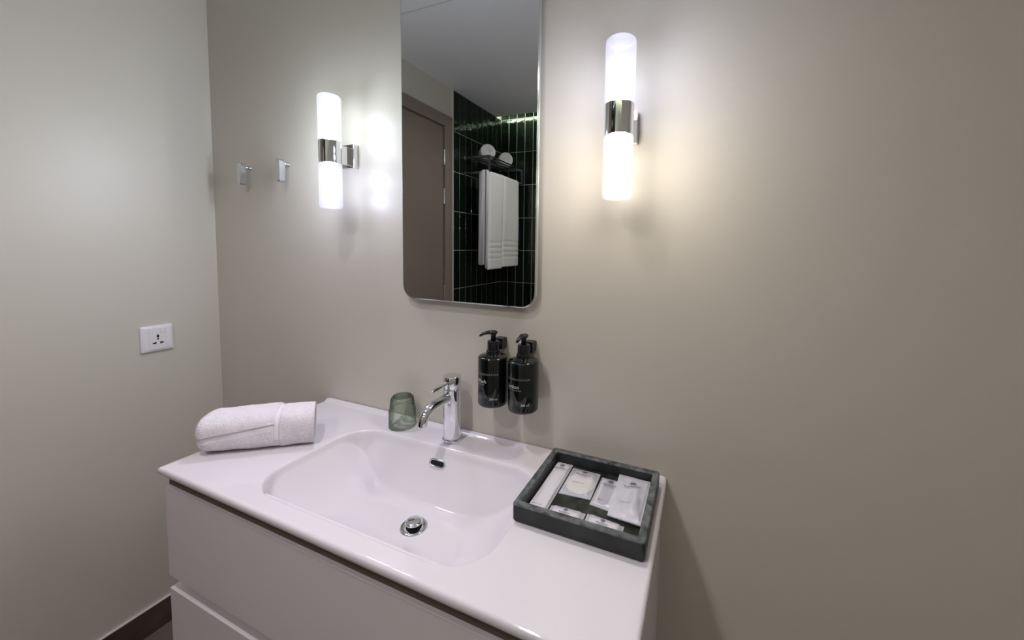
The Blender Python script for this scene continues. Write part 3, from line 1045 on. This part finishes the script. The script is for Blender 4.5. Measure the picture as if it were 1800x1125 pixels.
def towel_grid():
    V_, F_ = [], []
    for i in range(na):
        s = i / (na - 1)
        for j in range(ns):
            ph = -PI / 2 + 2 * PI * j / ns
            q, z = towel_pt(s, ph)
            jit = rng.normal(0, 0.00035, 2)
            tilt = 0.010 * math.sin(ph) if s > 0.5 else 0.012 * math.sin(ph)
            pnt = p0 + ax * (s * Lt + 0.4 * tilt * (s - 0.5) - 0.24 * q * s * s) + nn * (q + jit[0])
            V_.append((pnt[0], pnt[1], max(0.0005, z + jit[1] - 0.0)))
    for i in range(na - 1):
        for j in range(ns):
            F_.append((i * ns + j, i * ns + (j + 1) % ns, (i + 1) * ns + (j + 1) % ns, (i + 1) * ns + j))
    return V_, F_


tv, tf = towel_grid()
# closed left end; right end shows the rolled layers as stepped rings
last = (na - 1) * ns
cq = np.mean(np.array(tv[last:last + ns]), 0)
prev = last
for k, (sc, dp) in enumerate([(0.94, 0.0015), (0.88, -0.006), (0.80, -0.007), (0.76, -0.001), (0.66, -0.002), (0.62, -0.008), (0.50, -0.008), (0.46, -0.002), (0.34, -0.003), (0.30, -0.009), (0.12, -0.009)]):
    st = len(tv)
    for j in range(ns):
        pnt = cq + (np.array(tv[last + j]) - cq) * sc + ax * dp
        tv.append(tuple(pnt))
    for j in range(ns):
        tf.append((prev + j, prev + (j + 1) % ns, st + (j + 1) % ns, st + j))
    prev = st
tf.append(tuple(prev + j for j in range(ns)))
c0 = np.mean(np.array(tv[0:ns]), 0) - ax * 0.006
st = len(tv)
for j in range(ns):
    tv.append(tuple(c0 + (np.array(tv[j]) - c0) * 0.55))
for j in range(ns):
    tf.append((j, (j + 1) % ns, st + (j + 1) % ns, st + j))
tf.append(tuple(st + j for j in range(ns)))
tw = obj('hand_towel', (np.array(tv), tf), 'towel', smooth=True)
tag(tw, 'white folded and rolled hand towel on the left end of the basin top', 'towel')
# smooth woven border: along the loose edge and across the roll
bands = []
for (s0, s1, f0, f1) in ((0.03, 0.665, lambda s: 0.05 + 0.42 * min(1, s / 0.66) - 0.25, lambda s: 0.05 + 0.42 * min(1, s / 0.66) - 0.02),
                         (0.672, 0.708, lambda s: -0.35, lambda s: 2.4)):
    V_, F_ = [], []
    n1, n2 = 40, 40
    for i in range(n1 + 1):
        s = s0 + (s1 - s0) * i / n1
        for j in range(n2 + 1):
            ph = f0(s) + (f1(s) - f0(s)) * j / n2
            q, z = towel_pt(s, ph)
            g_ = 0.0006
            nr2 = math.hypot(q, z - 0.04)
            tilt = 0.010 * math.sin(ph) if s > 0.5 else 0.012 * math.sin(ph)
            q += g_ * q / nr2
            z += g_ * (z - 0.04) / nr2
            pnt = p0 + ax * (s * Lt + 0.4 * tilt * (s - 0.5) - 0.24 * q * s * s) + nn * q
            V_.append((pnt[0], pnt[1], z))
    for i in range(n1):
        for j in range(n2):
            F_.append((i * (n2 + 1) + j, i * (n2 + 1) + j + 1, (i + 1) * (n2 + 1) + j + 1, (i + 1) * (n2 + 1) + j))
    bands.append((np.array(V_), F_))
obj('woven_border', join(*bands), 'towel_flat', tw, smooth=True)

# ================================================================== TOWEL RACK (seen in the mirror)
RK = thing('towel_rack', 'dark metal towel shelf with open end frames on the green tiled wall', 'rack', (XL + 0.01, -1.84, 1.0))
XW, XO = XL + 0.009, -0.340
ZL, ZU = 1.000, 1.108
hb = 0.0065
for y in (-1.581, -2.100):
    fr = obj('end_frame', join(box(XW, XO, y - hb, y + hb, ZU - hb, ZU + hb), box(XW, XO, y - hb, y + hb, ZL - hb, ZL + hb), box(XO - 2 * hb, XO, y - hb, y + hb, ZL + hb, ZU - hb)), 'gun', RK)
    for z in (ZL, ZU):
        obj('wall_flange', lathe([(0.013, 0.0), (0.013, 0.006), (0.009, 0.008), (0.0, 0.008)], (XL + 0.009, y, z), 24, axis='x'), 'chrome', fr)
for i in range(5):
    x = -0.515 + i * (0.515 - 0.346) / 4
    obj('shelf_bar', box(x - 0.005, x + 0.005, -2.095, -1.586, ZU - 0.004, ZU + 0.004, 0.001, 1), 'gun', RK)
for x in (-0.3690,):
    obj('towel_bar', box(x - 0.004, x + 0.004, -2.095, -1.586, ZL - 0.005, ZL + 0.005, 0.001, 1), 'gun', RK)


def towel_roll(yc, r, xf, lab):
    pr = [(r * 0.30, -0.004), (r * 0.32, 0.0), (r * 0.52, 0.001), (r * 0.55, -0.004), (r * 0.60, 0.0), (r * 0.80, 0.0), (r * 0.83, -0.004), (r * 0.87, 0.0005), (r * 0.965, -0.001), (r, -0.006), (r * 1.01, -0.05), (r, -0.105), (r * 0.9, -0.112), (0.0, -0.110)]
    g = lathe([(a, b) for a, b in pr], (xf, yc, ZU + 0.0045 + r * 0.965), 64, axis='x', mod=lambda t, i: 1 + 0.02 * math.sin(2 * t + 0.6) - 0.03 * max(0, -math.sin(t)) ** 6)
    V_ = g[0].copy()
    ca, sa = math.cos(math.radians(48)), math.sin(math.radians(48))
    dx_, dy_ = V_[:, 0] - xf, V_[:, 1] - yc
    V_[:, 0], V_[:, 1] = xf + ca * dx_ - sa * dy_, yc + sa * dx_ + ca * dy_
    tag(obj('rolled_towel', (V_, g[1]), 'towel2', smooth=True), lab, 'towel', 'rolled bath towels on the rack')


towel_roll(-1.672, 0.054, -0.412, 'rolled white bath towel on the rack shelf, nearer the door')
towel_roll(-1.945, 0.055, -0.412, 'rolled white bath towel on the rack shelf, nearer the tiled corner')

ht_ = thing('bath_towel', 'white bath towel with ribbed border hanging folded over the rack bar', 'towel', (-0.37, -1.79, 0.318))


def hang(ya, yb, zf, zbk, nm):
    xf, xb = -0.3480, -0.4010
    tf_, tb_ = 0.016, 0.027
    path = []
    for k in range(90):
        z = zf + (0.985 - zf) * k / 89
        g_ = 0.0
        for zc in (zf + 0.075, zf + 0.112, zf + 0.150, zf + 0.190):
            g_ += 0.0045 * math.exp(-((z - zc) / 0.0045) ** 2)
        path.append((xf + tf_ - g_, z))
    for k in range(1, 12):
        a_ = PI * k / 12
        cxm = (xf + tf_ + xb - tb_) / 2
        path.append((cxm + (xf + tf_ - cxm) * math.cos(a_), 0.985 + 0.028 * math.sin(a_)))
    for k in range(30):
        path.append((xb - tb_, 0.985 - (0.985 - zbk) * k / 29))
    path += [(xb + tb_ * 0.6, zbk - 0.002), (xb + tb_, zbk + 0.01), (xb + tb_, 0.996), (xb + tb_ + 0.001, 1.0050), ((xb + tb_ + xf - tf_) / 2, 1.0072), (xf - tf_ - 0.001, 1.0050), (xf - tf_, 0.996), (xf - tf_, zf + 0.01), (xf - tf_ * 0.2, zf - 0.004), (xf + tf_ * 0.7, zf - 0.003)]
    ys = np.linspace(ya, yb, 26)
    ls = []
    for i, y in enumerate(ys):
        e = min(i, 25 - i)
        sh = {0: 0.010, 1: 0.003, 2: 0.0008}.get(e, 0)
        l_ = []
        for (x, z) in path:
            cxm = xf if x > -0.375 else xb
            lat = 0.0028 * math.sin(16 * y + 5 * z) * (1 if x > -0.375 else 0.6)
            xx = x - (sh * (1 if x > cxm else -1) + 0 if abs(x + 0.369) > 0.006 else 0) + (lat if abs(x + 0.369) > 0.006 else 0)
            l_.append((xx, y + 0.005 * math.sin(4 * z) * (1 if i < 12 else 0.5), z))
        ls.append(l_)
    o = obj(nm, loft(ls), 'towel2', ht_, smooth=True)


hang(-1.562, -1.762, 0.316, 0.345, 'towel_fold')
hang(-1.769, -2.028, 0.326, 0.350, 'towel_fold')
